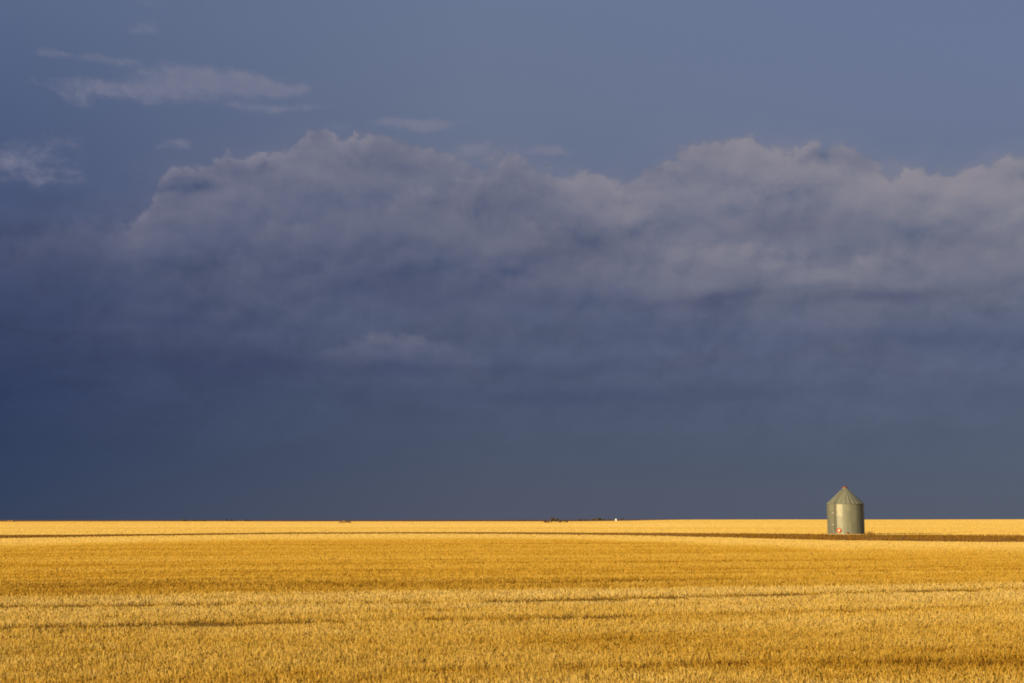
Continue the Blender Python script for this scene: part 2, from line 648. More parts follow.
# ------------------------------------------------------------------ grain bin
def build_bin():
    rad, wall_h = 3.12, 5.27
    face = math.atan2(-BIN.y, -BIN.x)             # direction from the bin to the camera
    t = thing('grain_bin', BIN, 'round galvanised steel grain bin with conical roof and orange-ringed port, alone in the field', 'grain bin')

    def ang(off):                                  # degrees to the right as the photograph sees it
        return face + R(off)

    # concrete pad
    bm = bmesh.new()
    lathe(bm, [(rad + 0.22, -0.10), (rad + 0.22, 0.09), (rad + 0.18, 0.12)], 64)
    mesh_bm('foundation', bm, M_CONC, t)
    # corrugated wall
    seg, ppc, pitch = 160, 6, 0.1016
    nz = int(wall_h / pitch * ppc)
    zz = np.linspace(0.12, wall_h, nz + 1)
    th = np.linspace(0, 2 * math.pi, seg, endpoint=False)
    rr = rad + 0.012 * np.sin(2 * math.pi * zz / pitch)
    # ring overlaps step out slightly at every second tier
    tier = np.floor((zz - 0.12) / 1.01).astype(int)
    rr = rr + 0.006 * (tier % 2)
    X = rr[:, None] * np.cos(th)[None, :]
    Y = rr[:, None] * np.sin(th)[None, :]
    Z = np.repeat(zz[:, None], seg, 1)
    V = np.stack([X, Y, Z], 2).reshape(-1, 3)
    i, k = np.meshgrid(np.arange(nz), np.arange(seg), indexing='ij')
    a = (i * seg + k).ravel()
    b = (i * seg + (k + 1) % seg).ravel()
    Fq = np.stack([a, b, b + seg, a + seg], 1)
    # patina differs from sheet to sheet; two left columns also carry painted dimness
    off = (np.degrees(th - face) + 540) % 360 - 180
    sh = np.zeros((nz + 1, seg))
    r2 = np.random.default_rng(5)
    bounds = np.array([-180, -139, -97, -62, -31, -8, 18, 37, 62, 104, 141, 181])
    for j in range(nz + 1):
        for u in range(len(bounds) - 1):
            r3 = np.random.default_rng(100 * int(tier[j] // 2) + u)
            v = 0.46 + r3.uniform(-0.10, 0.10)
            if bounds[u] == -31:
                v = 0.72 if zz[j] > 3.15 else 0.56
            if bounds[u] == -62 or bounds[u] == -97:
                v -= 0.10  # dim reflection on the wall's left side put into the sheet tone
            sel = (off >= bounds[u]) & (off < bounds[u + 1])
            sh[j, sel] = v
        if tier[j] != tier[max(0, j - 1)]:
            sh[j] -= 0.12
    mesh_np('wall', V, Fq, M_STEEL, t, attrs={'sheet': sh.ravel()}, smooth=True)
    # bolted vertical seams
    for u in bounds[:-1]:
        bm = bmesh.new()
        a0 = ang(u)
        rot = Matrix.Rotation(a0, 3, 'Z')
        box(bm, rot @ Vector((rad + 0.016, 0, 0.12 + (wall_h - 0.12) / 2)), (0.012, 0.045, wall_h - 0.16), rot)
        for z in np.arange(0.25, wall_h - 0.1, 0.2):
            box(bm, rot @ Vector((rad + 0.026, 0, z)), (0.016, 0.022, 0.022), rot)
        mesh_np_attr(mesh_bm('seam', bm, M_STEEL, t), 'sheet', 0.30 if u != -31 else 0.12)
    # eave lip
    bm = bmesh.new()
    tube(bm, [((rad + 0.05) * math.cos(a), (rad + 0.05) * math.sin(a), wall_h + 0.0) for a in np.linspace(0, 2 * math.pi, 96, endpoint=False)], 0.045, 8, closed=True)
    mesh_np_attr(mesh_bm('eave', bm, M_STEEL, t, True), 'sheet', 0.62)
    # roof of ribbed radial sheets
    apex_r, roof_h = 0.36, 2.72
    nr = 24
    A = []
    sheet = []
    for kk in range(nr):
        base = 2 * math.pi * kk / nr
        rs = np.random.default_rng(kk + 40).uniform(-0.06, 0.06)
        for fr, up in ((0.0, 1), (0.03, 1), (0.05, 0), (0.5, 0), (0.95, 0), (0.97, 1)):
            A.append((base + fr * 2 * math.pi / nr, up))
            sheet.append(0.50 + rs + (0.02 if up else 0))
    rows = [0.0, 0.25, 0.5, 0.75, 1.0]
    V, S = [], []
    for f in rows:
        r = (rad + 0.13) * (1 - f) + apex_r * f
        z = wall_h - 0.02 + roof_h * f
        for (a, up), sv in zip(A, sheet):
            o = 0.010 * up
            V.append(((r + o * 0.5) * math.cos(a), (r + o * 0.5) * math.sin(a), z + o))
            S.append(sv - 0.04 * f)
    na = len(A)
    Fq = []
    for i in range(len(rows) - 1):
        for k in range(na):
            k2 = (k + 1) % na
            Fq.append((i * na + k, i * na + k2, (i + 1) * na + k2, (i + 1) * na + k))
    roof = mesh_np('roof', np.array(V), np.array(Fq), M_STEEL, t, attrs={'sheet': S})
    # rim and lid of the fill opening at the peak
    pz = wall_h + roof_h - 0.02
    bm = bmesh.new()
    lathe(bm, [(apex_r + 0.04, pz - 0.04), (apex_r + 0.02, pz + 0.10), (apex_r - 0.02, pz + 0.12)], 32)
    mesh_np_attr(mesh_bm('peak_collar', bm, M_STEEL, t, True), 'sheet', 0.35)
    bm = bmesh.new()
    lathe(bm, [(apex_r + 0.10, 0.0), (apex_r + 0.11, 0.07), (apex_r * 0.75, 0.17), (0.06, 0.25)], 32)
    tube(bm, [(apex_r + 0.0, 0, 0.12), (apex_r + 0.1, 0, 0.2), (apex_r + 0.16, 0, 0.06)], 0.025)
    tube(bm, [(-apex_r - 0.05, 0, 0.08), (-apex_r - 0.42, 0, 0.03)], 0.03)
    lid = mesh_bm('lid', bm, M_RUST, t, True, (0, 0, pz + 0.125))
    lid.rotation_euler = (0, R(4), face - R(78))
    lid['label'] = 'rusty red lid over the peak opening'
    # ladder up the left side
    a0 = ang(-33)
    er, et = Vector((math.cos(a0), math.sin(a0), 0)), Vector((-math.sin(a0), math.cos(a0), 0))
    lad = None
    bm = bmesh.new()
    for sd in (-0.19, 0.19):
        tube(bm, [er * (rad + 0.17) + et * sd + Vector((0, 0, 0.35)), er * (rad + 0.17) + et * sd + Vector((0, 0, wall_h + 0.1)), er * (rad - 0.25) + et * sd + Vector((0, 0, wall_h + 0.42))], 0.026, 6)
    for z in np.arange(0.5, wall_h, 0.3):
        tube(bm, [er * (rad + 0.17) - et * 0.19 + Vector((0, 0, z)), er * (rad + 0.17) + et * 0.19 + Vector((0, 0, z))], 0.018, 6)
    for z in (0.9, 2.3, 3.7, 4.9):
        for sd in (-0.19, 0.19):
            tube(bm, [er * (rad + 0.0) + et * sd + Vector((0, 0, z)), er * (rad + 0.17) + et * sd + Vector((0, 0, z))], 0.016, 6)
    mesh_bm('ladder', bm, M_DARK, t)
    # two small pale sight covers left of the ladder
    for z in (1.75, 3.72):
        bm = bmesh.new()
        rot = Matrix.Rotation(ang(-42), 3, 'Z')
        box(bm, rot @ Vector((rad + 0.035, 0, z)), (0.06, 0.40, 0.17), rot, 0.02)
        o = mesh_bm('sight_cover', bm, M_PALE, t)
    # round port with an orange rim
    rot = Matrix.Rotation(ang(-21.5), 3, 'Z')
    c0 = rot @ Vector((rad + 0.03, 0, 0.72))
    e1, e2 = rot @ Vector((0, 1, 0)), Vector((0, 0, 1))
    bm = bmesh.new()
    tube(bm, [c0 + rot @ Vector((0.06, 0, 0)) + 0.30 * (math.cos(a) * e1 + math.sin(a) * e2) for a in np.linspace(0, 2 * math.pi, 32, endpoint=False)], 0.125, 8, closed=True)
    ring = mesh_bm('port_rim', bm, M_ORANGE, t, True)
    ring['label'] = 'bright orange rim of the round port'
    bm = bmesh.new()
    lathe(bm, [(0.20, 0.0), (0.20, 0.05), (0.15, 0.08), (0.05, 0.10)], 28)
    bmesh.ops.transform(bm, matrix=Matrix.Translation(c0) @ rot.to_4x4() @ Matrix.Rotation(R(90), 4, 'Y'), verts=bm.verts)
    cov = mesh_bm('port_cover', bm, M_CREAM, ring, True)
    # capped unloading tube low on the wall
    rot = Matrix.Rotation(ang(3), 3, 'Z')
    bm = bmesh.new()
    tube(bm, [rot @ Vector((rad - 0.05, 0, 0.42)), rot @ Vector((rad + 0.30, 0, 0.39))], 0.10, 14)
    tube(bm, [rot @ Vector((rad + 0.26, 0, 0.393)), rot @ Vector((rad + 0.33, 0, 0.386))], 0.13, 14)
    mesh_bm('unloading_tube', bm, M_RUST, t, False)
    # roof ladder rungs continue to the peak
    bm = bmesh.new()
    for f in np.linspace(0.08, 0.86, 9):
        r = (rad + 0.13) * (1 - f) + apex_r * f
        z = wall_h + roof_h * f + 0.10
        tube(bm, [er * r - et * 0.17 + Vector((0, 0, z)), er * r + et * 0.17 + Vector((0, 0, z))], 0.02, 6)
    for sd in (-0.17, 0.17):
        tube(bm, [er * (rad + 0.1) + et * sd + Vector((0, 0, wall_h + 0.1)), er * (apex_r + 0.3) + et * sd + Vector((0, 0, wall_h + roof_h * 0.9 + 0.1))], 0.02, 6)
    mesh_np_attr(mesh_bm('roof_ladder', bm, M_STEEL, t), 'sheet', 0.3)


def mesh_np_attr(o, name, v):
    a = o.data.attributes.new(name, 'FLOAT', 'POINT')
    a.data.foreach_set('value', np.full(len(o.data.vertices), v, np.float32))
    return o


build_bin()


# ------------------------------------------------------------------ trees, shrubs, weeds
def leaf_cloud(name, parent, mat, lumps, n, size, seed):
    r = np.random.default_rng(seed)
    V = np.empty((n, 4, 3))
    lw = np.array([l[3] * l[4] for l in lumps])
    lw = lw / lw.sum()
    idx = r.choice(len(lumps), n, p=lw)
    for i in range(n):
        cx, cy, cz, rx, rz = lumps[idx[i]]
        v = r.normal(0, 1, 3)
        v /= np.linalg.norm(v)
        k = r.uniform(0.45, 1.05)
        p = np.array([cx + v[0] * rx * k, cy + v[1] * rx * k, cz + v[2] * rz * k])
        p[2] = max(p[2], 0.03)
        u = r.normal(0, 1, 3)
        u /= np.linalg.norm(u)
        w = np.cross(u, r.normal(0, 1, 3))
        w /= np.linalg.norm(w)
        s = size * r.uniform(0.5, 1.3)
        V[i] = [p - u * s, p + w * s * .5, p + u * s, p - w * s * .5]
    return mesh_np(name, V.reshape(-1, 3), np.arange(4 * n).reshape(n, 4), mat, parent)


def tree(name, loc, h, wd, label, cat, group, seed, low=False):
    t = thing(name, loc, label, cat, group)
    r = random.Random(seed)
    bm = bmesh.new()
    trunk_h = h * (0.25 if low else 0.45)
    tube(bm, [(0, 0, -0.1), (r.uniform(-.1, .1), 0, trunk_h * .6), (r.uniform(-.2, .2), 0, trunk_h)], 0.035 * h + 0.05, 7, taper=0.6)
    lumps = []
    for k in range(6 if low else 7):
        a = r.uniform(0, 6.28)
        d = r.uniform(0.15, 0.36) * wd
        z = h * r.uniform(0.25 if low else 0.4, 0.78)
        c = (d * math.cos(a), d * math.sin(a), z)
        tube(bm, [(0, 0, trunk_h * .6), (c[0] * .6, c[1] * .6, (trunk_h * .6 + c[2]) / 2 + .2), c], 0.018 * h + 0.02, 5, taper=0.3)
        lumps.append((c[0], c[1], c[2], wd * r.uniform(0.16, 0.27), h * r.uniform(0.12, 0.24)))
    mesh_bm('trunk', bm, M_BARK, t)
    leaf_cloud('crown', t, M_LEAF, lumps, 420, 0.05 * wd + 0.12, seed)
    return t


def gz(x, y):
    return float(terrain(np.array([x]), np.array([y]))[0])


def place(px, Y):
    x = at_depth(px, Y)
    return Vector((x, Y, gz(x, Y) - 0.02))


# (photo x, distance, height, width, label)
BUSHES = [
    (552.0, 1330, 4.6, 4.2, 'tall dark bush at the left end of the thicket below the horizon', 'willow_bush', 'bushes of the far thicket'),
    (556.0, 1345, 4.0, 4.6, 'dark bush in the middle of the thicket, beside its tallest bush', 'willow_bush', 'bushes of the far thicket'),
    (561.0, 1300, 2.2, 4.2, 'low brown bush just right of the taller dark bushes', 'willow_bush', 'bushes of the far thicket'),
    (566.0, 1290, 1.9, 4.6, 'lowest brown bush at the right end of the far thicket', 'willow_bush', 'bushes of the far thicket'),
    (546.5, 1420, 1.6, 6.0, 'flat scrubby bush trailing off the left end of the thicket', 'willow_bush', 'bushes of the far thicket')]
for i, (px, Y, h, w, lb, nm, gp) in enumerate(BUSHES):
    tree(nm, place(px, Y), h * 1.2, w * 1.15, lb, 'bush', gp, 300 + i, True)
TREES = [
    (580.5, 3000, 5.5, 10, 'small dark tree on the horizon, left one of the pair right of the thicket'),
    (585.0, 3000, 5.0, 9, 'small dark tree on the horizon, right one of the pair right of the thicket'),
    (594.0, 2900, 6.0, 11, 'dark tree at the left end of the clump left of the white shed'),
    (598.5, 2880, 7.0, 12, 'tallest dark tree in the middle of the clump left of the white shed'),
    (602.5, 2900, 5.6, 10, 'dark tree at the right end of the clump nearest the white shed'),
    (622.0, 2900, 6.0, 7, 'lone dark tree just right of the white shed'),
    (609.5, 2900, 5.5, 5, 'slim dark tree between the clump and the white shed'),
    (184.0, 3500, 7.0, 22, 'wide dark tree on the left horizon, westernmost of its row'),
    (193.0, 3500, 6.0, 20, 'dark tree second in the row on the left horizon'),
    (203.0, 3550, 5.5, 24, 'lowest broad dark tree ending the row on the left horizon'),
    (226.0, 3000, 6.5, 9, 'rounded dark tree on the left horizon between two gaps'),
    (232.0, 3000, 5.5, 12, 'dark tree touching the rounded one on the left horizon'),
    (247.0, 3600, 6.0, 20, 'solitary dark tree right of the pair on the left horizon')]
for i, (px, Y, h, w, lb) in enumerate(TREES):
    p = place(px, Y)
    tree('tree', p, h * (1.1 if px > 400 else 0.8), w, lb, 'tree', 'trees on the horizon', 400 + i)


def mound(px, Y, L_, W_, H_, label, seed):
    p = place(px, Y)
    nx, ny = 48, 16
    u, v = np.meshgrid(np.linspace(-1, 1, nx), np.linspace(-1, 1, ny), indexing='ij')
    rr = np.clip(1 - u ** 2, 0, 1) * np.clip(1 - v ** 2, 0, 1)
    Z = H_ * rr ** 0.8 * (0.6 + 0.8 * fbm(u * 4 + 9, v * 3 + 9, seed)) - 0.03
    V = np.stack([u * L_ / 2, v * W_ / 2, Z], 2).reshape(-1, 3)
    i = (np.arange(nx - 1)[:, None] * ny + np.arange(ny - 1)[None, :]).ravel()
    o = mesh_np('earth_mound', V, np.stack([i, i + ny, i + ny + 1, i + 1], 1), M_WEED, smooth=True)
    o.location = p
    tag(o, label, 'mound', 'earth mounds in the far field')


mound(345.0, 1330, 13, 6, 2.1, 'low weedy earth mound topped by a small shrub, mid left of the far field', 91)
tree('shrub', place(344.5, 1331) + Vector((0, 0, 1.0)), 1.7, 1.8, 'small dark shrub growing on top of the earth mound', 'shrub', None, 555, True)
mound(11.0, 3000, 18, 8, 3.6, 'low earth mound on the horizon at the far left edge', 93)


def weed(px, py, h, n, label, seed):
    p = on_ground(px, py)
    p.z = gz(p.x, p.y)
    r = random.Random(seed)
    bm = bmesh.new()
    bl = bm
    for k in range(n):
        a, d = r.uniform(0, 6.28), abs(r.gauss(0, 0.35))
        b = Vector((d * math.cos(a), d * math.sin(a), -0.03))
        hh = h * r.uniform(0.55, 1.05) * math.exp(-d)
        tip = b + Vector((r.gauss(0, .16) * hh, r.gauss(0, .16) * hh, hh))
        tube(bm, [b, (b + tip) / 2 + Vector((r.gauss(0, .03), 0, 0)), tip], 0.014, 4, taper=0.4)
        for j in range(10):
            f = r.uniform(0.25, 1.0)
            c = b.lerp(tip, f)
            s = 0.085 * r.uniform(0.5, 1.2)
            u = Vector((r.gauss(0, 1), r.gauss(0, 1), r.gauss(0, .6))).normalized()
            w = u.orthogonal().normalized()
            bl.faces.new([bl.verts.new(c), bl.verts.new(c + u * s + w * s * .3), bl.verts.new(c + u * 2 * s), bl.verts.new(c + u * s - w * s * .3)])
    o = mesh_bm('weed_clump', bm, M_WEED, None, False, p)
    tag(o, label, 'weed', 'weeds by the soil strip')


weed(869.5, 535.2, 1.05, 34, 'tallest dry weed clump, beside the right foot of the grain bin', 1)
weed(874.5, 535.6, 0.6, 22, 'short dry weed clump just right of the tallest weed by the grain bin', 2)
weed(903.0, 540.5, 0.75, 26, 'dry weed clump standing on the near edge of the soil strip right of the bin', 3)
weed(896.0, 540.6, 0.5, 20, 'smaller weed clump left of another on the near edge of the soil strip', 4)
weed(950.0, 535.9, 0.55, 20, 'dry weed clump on the far edge of the soil strip at far right', 5)


# white shed far off
def shed():
    p = place(616.2, 2850)
    t = thing('white_shed', p, 'tiny bright white gabled shed on the horizon beside dark trees', 'shed', None, R(-25))
    w, l, h, rh = 2.8, 4.0, 3.6, 1.5
    bm = bmesh.new()
    a = [bm.verts.new(v) for v in ((-w / 2, -l / 2, -.1), (w / 2, -l / 2, -.1), (w / 2, -l / 2, h), (0, -l / 2, h + rh), (-w / 2, -l / 2, h))]
    b = [bm.verts.new(v) for v in ((-w / 2, l / 2, -.1), (w / 2, l / 2, -.1), (w / 2, l / 2, h), (0, l / 2, h + rh), (-w / 2, l / 2, h))]
    bm.faces.new(a)
    bm.faces.new(b[::-1])
    for k in range(5):
        bm.faces.new((a[k], b[k], b[(k + 1) % 5], a[(k + 1) % 5]))
    mesh_bm('wall', bm, M_WHITE, t)
    bm = bmesh.new()
    for sd in (-1, 1):
        sl = math.atan2(rh, w / 2)
        ln = math.hypot(w / 2, rh) + 0.25
        rot = Matrix.Rotation(sd * sl, 3, 'Y')
        box(bm, Vector((sd * (w / 4 + 0.09), 0, h + rh / 2 + 0.06)), (ln, l + 0.5, 0.10), rot)
    mesh_bm('roof', bm, M_ROOF, t)
    bm = bmesh.new()
    box(bm, (0.0, -l / 2 - 0.03, 1.0), (0.95, 0.06, 2.0))
    mesh_bm('door', bm, M_DARK, t)


shed()


# ------------------------------------------------------------------ sun and sky
SUN_ELEV = R(14.0)
SUN_AZ = R(180 + 48)              # clockwise from north (+Y): behind the camera and to its left
sd = Vector((math.sin(SUN_AZ) * math.cos(SUN_ELEV), math.cos(SUN_AZ) * math.cos(SUN_ELEV), math.sin(SUN_ELEV)))
ld = bpy.data.lights.new('sun', 'SUN')
ld.energy = 5.0
ld.angle = R(0.55)
ld.color = (1.0, 0.79, 0.50)
lo = bpy.data.objects.new('sun', ld)
COL.objects.link(lo)
lo.location = (-30, -30, 20)
lo.rotation_euler = sd.to_track_quat('Z', 'Y').to_euler()

EXPOSURE = 0.38
SC.view_settings.view_transform = 'Standard'
SC.view_settings.look = 'None'
SC.view_settings.exposure = EXPOSURE
SC.view_settings.gamma = 1.0
SC.view_settings.use_curve_mapping = False


def build_sky():
    w = bpy.data.worlds.new('World')
    SC.world = w
    w.use_nodes = True
    w.cycles.sampling_method = 'MANUAL'
    w.cycles.sample_map_resolution = 256
    nt = w.node_tree
    nt.nodes.clear()
    L = nt.links.new
    G = 2.0 ** EXPOSURE

    def m(op, a, b=None, c=None, clamp=False):
        n = N(nt, 'ShaderNodeMath', operation=op)
        n.use_clamp = clamp
        for i, v in enumerate((a, b, c)):
            if v is None:
                continue
            if isinstance(v, (int, float)):
                n.inputs[i].default_value = v
            else:
                L(v, n.inputs[i])
        return n.outputs[0]

    def vm(op, a, b=None, c=None, out=0):
        n = N(nt, 'ShaderNodeVectorMath', operation=op)
        for i, v in enumerate((a, b, c)):
            if v is None:
                continue
            if isinstance(v, (tuple, list)):
                n.inputs[i].default_value = v
            else:
                L(v, n.inputs[i])
        return n.outputs['Value'] if op in ('DOT_PRODUCT', 'LENGTH') else n.outputs[0]

    def ss(x, a, b):
        n = N(nt, 'ShaderNodeMapRange', interpolation_type='SMOOTHSTEP')
        L(x, n.inputs[0])
        n.inputs[1].default_value, n.inputs[2].default_value = a, b
        return n.outputs[0]

    def xyz(x, y, z=0.0):
        n = N(nt, 'ShaderNodeCombineXYZ')
        for i, v in enumerate((x, y, z)):
            if isinstance(v, (int, float)):
                n.inputs[i].default_value = v
            else:
                L(v, n.inputs[i])
        return n.outputs[0]

    def noise(p, scale, detail=5, rough=0.55, out='Fac', lac=2.0, dist=0.0):
        n = N(nt, 'ShaderNodeTexNoise')
        L(p, n.inputs['Vector'])
        n.inputs['Scale'].default_value = scale
        n.inputs['Detail'].default_value = detail
        n.inputs['Roughness'].default_value = rough
        n.inputs['Lacunarity'].default_value = lac
        n.inputs['Distortion'].default_value = dist
        return n.outputs[out]

    def mix(f, a, b):
        n = N(nt, 'ShaderNodeMix', data_type='RGBA')
        if isinstance(f, float):
            n.inputs['Factor'].default_value = f
        else:
            L(f, n.inputs['Factor'])
        for s, v in (('A', a), ('B', b)):
            if isinstance(v, (tuple, list)):
                n.inputs[s].default_value = v
            else:
                L(v, n.inputs[s])
        return n.outputs['Result']

    tc = N(nt, 'ShaderNodeTexCoord')
    sp = N(nt, 'ShaderNodeSeparateXYZ')
    L(tc.outputs['Generated'], sp.inputs[0])
    dx, dy, dz = sp.outputs
    az = m('ARCTAN2', dx, dy)                 # compass bearing
    el = m('ARCSINE', dz)                     # height above the horizon
    U = m('MULTIPLY', az, F / 100)
    Vv = m('MULTIPLY', el, F / 100)
    P = xyz(U, Vv)

    def uv(px, py):
        d = ray(px, py)
        return math.atan2(d.x, d.y) * F / 100, math.asin(d.z) * F / 100

    # open sky under and above the clouds: three vertical gradients, left to right
    H = 5.6

    def grad(px, stops):
        s = []
        for py, c in stops:
            v = max(0.0, uv(px, py)[1]) / H
            s.append((v, tuple(x / G for x in rgb(*c)[:3]) + (1,)))
        s.sort(key=lambda t: t[0])
        r = ramp(nt, s, 'EASE' if False else 'LINEAR')
        L(m('DIVIDE', Vv, H, clamp=True), r.inputs[0])
        return r.outputs[0]
    gl = grad(0, [(519, (54, 66, 90)), (460, (50, 64, 93)), (380, (50, 62, 94)), (330, (53, 64, 97)), (280, (60, 70, 103)), (230, (69, 79, 111)), (180, (74, 87, 120)), (110, (79, 93, 126)), (0, (88, 103, 134))])
    gm = grad(480, [(519, (80, 85, 102)), (460, (75, 84, 104)), (390, (74, 84, 109)), (330, (79, 89, 115)), (260, (84, 93, 120)), (180, (97, 108, 134)), (100, (104, 115, 140)), (0, (104, 117, 145))])
    gr = grad(1020, [(519, (84, 91, 106)), (460, (82, 92, 111)), (390, (82, 92, 116)), (330, (84, 95, 122)), (260, (92, 102, 127)), (180, (100, 112, 139)), (100, (105, 117, 146)), (0, (104, 117, 149))])
    ul, um, ur = uv(0, 400)[0], uv(480, 400)[0], uv(1020, 400)[0]
    n1 = N(nt, 'ShaderNodeMapRange')
    L(U, n1.inputs[0])
    n1.inputs[1].default_value, n1.inputs[2].default_value = ul, um
    n2 = N(nt, 'ShaderNodeMapRange')
    L(U, n2.inputs[0])
    n2.inputs[1].default_value, n2.inputs[2].default_value = um, ur
    base = mix(n2.outputs[0], mix(n1.outputs[0], gl, gm), gr)

    base = mix(ss(Vv, 6.2, 10.5), base, tuple(x / G for x in rgb(78, 80, 88)[:3]) + (1,))  # unseen sky overhead greyed, added to take blue out of the field's shadows
    # cloud fields
    wv = vm('SUBTRACT', noise(P, 1.1, 4, 0.5, 'Color'), (0.5, 0.5, 0.5))
    Pw = vm('MULTIPLY_ADD', wv, (0.40, 0.30, 0.0), P)
    Ps = vm('MULTIPLY', Pw, (1.0, 1.45, 1.0))
    Fa = noise(Ps, 1.15, 8, 0.50)
    Fb = noise(vm('ADD', Ps, (0.06, -0.20, 0.0)), 1.15, 8, 0.50)
    relief = m('SUBTRACT', Fa, Fb)                       # >0 where the billow turns up to the light
    streak = noise(vm('MULTIPLY', Pw, (0.35, 2.3, 1.0)), 1.3, 6, 0.55)
    fine = noise(Ps, 5.0, 7, 0.6)

    def puff(p):
        n = N(nt, 'ShaderNodeTexVoronoi', feature='F1', voronoi_dimensions='2D')
        n.normalize = True
        n.inputs['Scale'].default_value = 1.9
        n.inputs['Detail'].default_value = 3.0
        n.inputs['Roughness'].default_value = 0.5
        n.inputs['Lacunarity'].default_value = 2.1
        L(p, n.inputs['Vector'])
        return n.outputs['Distance']
    wf = vm('SUBTRACT', noise(P, 4.5, 4, 0.55, 'Color'), (0.5, 0.5, 0.5))
    Pv = vm('MULTIPLY_ADD', wf, (0.16, 0.12, 0.0), Pw)
    Va = puff(Pv)
    Vb = puff(vm('ADD', Pv, (-0.04, 0.10, 0.0)))
    vrel = m('SUBTRACT', Vb, Va)                         # >0 on the upper side of each puff

    def blobs(lst, p):
        acc = None
        for (x, y, rx, ry, amp) in lst:
            u, v = uv(x, y)
            ix, iy = 100.0 / rx, 100.0 / ry
            q = vm('MULTIPLY_ADD', p, (ix, iy, 0.0), (-u * ix, -v * iy, 0.0))
            e = m('POWER', 0.36788, vm('DOT_PRODUCT', q, q))
            acc = m('MULTIPLY', e, amp) if acc is None else m('MULTIPLY_ADD', e, amp, acc)
        return acc

    Pb = vm('MULTIPLY_ADD', wv, (0.40, 0.25, 0.0), P)
    bank = blobs([(205, 192, 62, 34, .62), (300, 166, 85, 30, .62), (405, 165, 90, 28, .50), (255, 215, 120, 34, .36), (380, 200, 120, 26, .25),
                  (485, 180, 75, 30, .50), (545, 197, 55, 28, .55), (606, 194, 42, 22, .62), (650, 196, 40, 26, .4),
                  (705, 172, 72, 38, .78), (765, 170, 60, 36, .72), (845, 176, 66, 34, .76), (700, 222, 100, 46, .55), (825, 222, 120, 46, .50),
                  (950, 192, 85, 32, .74), (1025, 186, 55, 28, .72), (975, 236, 100, 38, .50), (1090, 210, 90, 60, .6),
                  (740, 268, 78, 22, .58), (850, 279, 80, 17, .55), (690, 260, 60, 24, .45), (1000, 298, 44, 12, .45), (960, 268, 80, 20, .35),
                  (450, 240, 160, 38, .26), (560, 262, 110, 42, .28), (620, 262, 90, 30, .30), (115, 238, 90, 26, .26), (390, 345, 75, 13, .26), (330, 275, 170, 45, .20), (230, 300, 120, 30, .14), (480, 330, 130, 30, .12), (130, 330, 120, 20, .10)], Pb)
    dark = blobs([(800, 297, 150, 8, 1.0), (565, 245, 70, 22, .55), (440, 285, 120, 22, .4), (790, 225, 80, 16, .35), (930, 252, 60, 18, .30), (70, 300, 150, 40, .30),
                  (310, 367, 200, 8, .70), (120, 318, 120, 7, .4), (60, 345, 90, 6, .4), (620, 395, 160, 8, .3), (640, 330, 90, 14, .40), (900, 336, 110, 14, .30), (330, 265, 110, 22, .25), (480, 300, 100, 20, .22), (470, 205, 60, 14, .25)], Pb)
    wisp = blobs([(125, 90, 60, 9, .75), (205, 79, 60, 9, .85), (78, 95, 18, 9, .5), (180, 90, 60, 9, .4), (272, 88, 34, 6, .75), (282, 107, 52, 5, .55), (415, 123, 46, 7, 1.2), (335, 128, 18, 9, .55),
                  (145, 30, 16, 10, .5), (50, 52, 18, 6, .45), (100, 58, 46, 5, .45), (150, 4, 26, 6, .5), (170, 140, 22, 8, .5), (545, 152, 26, 7, .5), (625, 150, 12, 6, .45), (480, 148, 20, 8, .5), (8, 150, 36, 13, .46), (62, 140, 34, 13, .36), (245, 83, 60, 7, .8), (30, 165, 60, 12, .3), (25, 172, 60, 24, .25), (30, 80, 24, 6, .25), (470, 150, 20, 8, .4), (540, 152, 30, 8, .4), (210, 3, 16, 5, .3)], Pb)

    # the bank is a stack of overlapping cloud masses, back to front, each with a billowed outline
    U0, U1 = uv(-160, 300)[0], uv(1184, 300)[0]
    mr = N(nt, 'ShaderNodeMapRange')
    L(U, mr.inputs[0])
    mr.inputs[1].default_value, mr.inputs[2].default_value = U0, U1
    un = mr.outputs[0]

    def curve(pts, hi):
        fc = N(nt, 'ShaderNodeFloatCurve')
        cv = fc.mapping.curves[0]
        q = [((uv(a, 300)[0] - U0) / (U1 - U0), b / hi) for a, b in pts]
        cv.points[0].location = q[0]
        cv.points[1].location = q[-1]
        for p in q[1:-1]:
            cv.points.new(*p)
        fc.mapping.update()
        L(un, fc.inputs['Value'])
        return m('MULTIPLY', fc.outputs[0], hi)

    lit = m('MULTIPLY_ADD', relief, 2.5, 0.82)
    lit = m('MULTIPLY_ADD', vrel, 1.1, lit)
    lit = m('MULTIPLY_ADD', m('SUBTRACT', Fa, 0.5), 0.7, lit)
    lit = m('MULTIPLY_ADD', m('SUBTRACT', fine, 0.5), 0.35, lit)
    lit = m('MAXIMUM', lit, 0.0)
    wob = m('MULTIPLY_ADD', m('SUBTRACT', 0.36, Va), 0.62, m('MULTIPLY', m('SUBTRACT', fine, 0.5), 0.20))

    def layer(prof, amp, fade, depth, soft, df=0.30, dv=1.0):
        T = curve([(a, uv(a, b)[1]) for a, b in prof], 6.0)
        A = curve(amp, 1.0)
        b = m('SUBTRACT', T, Vv)
        b = m('MULTIPLY_ADD', m('SUBTRACT', Fa, 0.5), df, b)
        b = m('MULTIPLY_ADD', wob, dv, b)
        cov = ss(b, -0.3 * soft, soft)
        bp = m('MAXIMUM', b, 0.0)
        body = m('MULTIPLY', m('MULTIPLY', cov, m('POWER', 0.36788, m('MULTIPLY', m('DIVIDE', bp, depth), m('DIVIDE', bp, depth)))), m('MULTIPLY', A, 1.25, clamp=True), clamp=True)
        br = m('MULTIPLY', m('MULTIPLY', m('MULTIPLY', m('POWER', 0.36788, m('DIVIDE', bp, fade)), A), lit), cov, clamp=True)
        return b, body, br

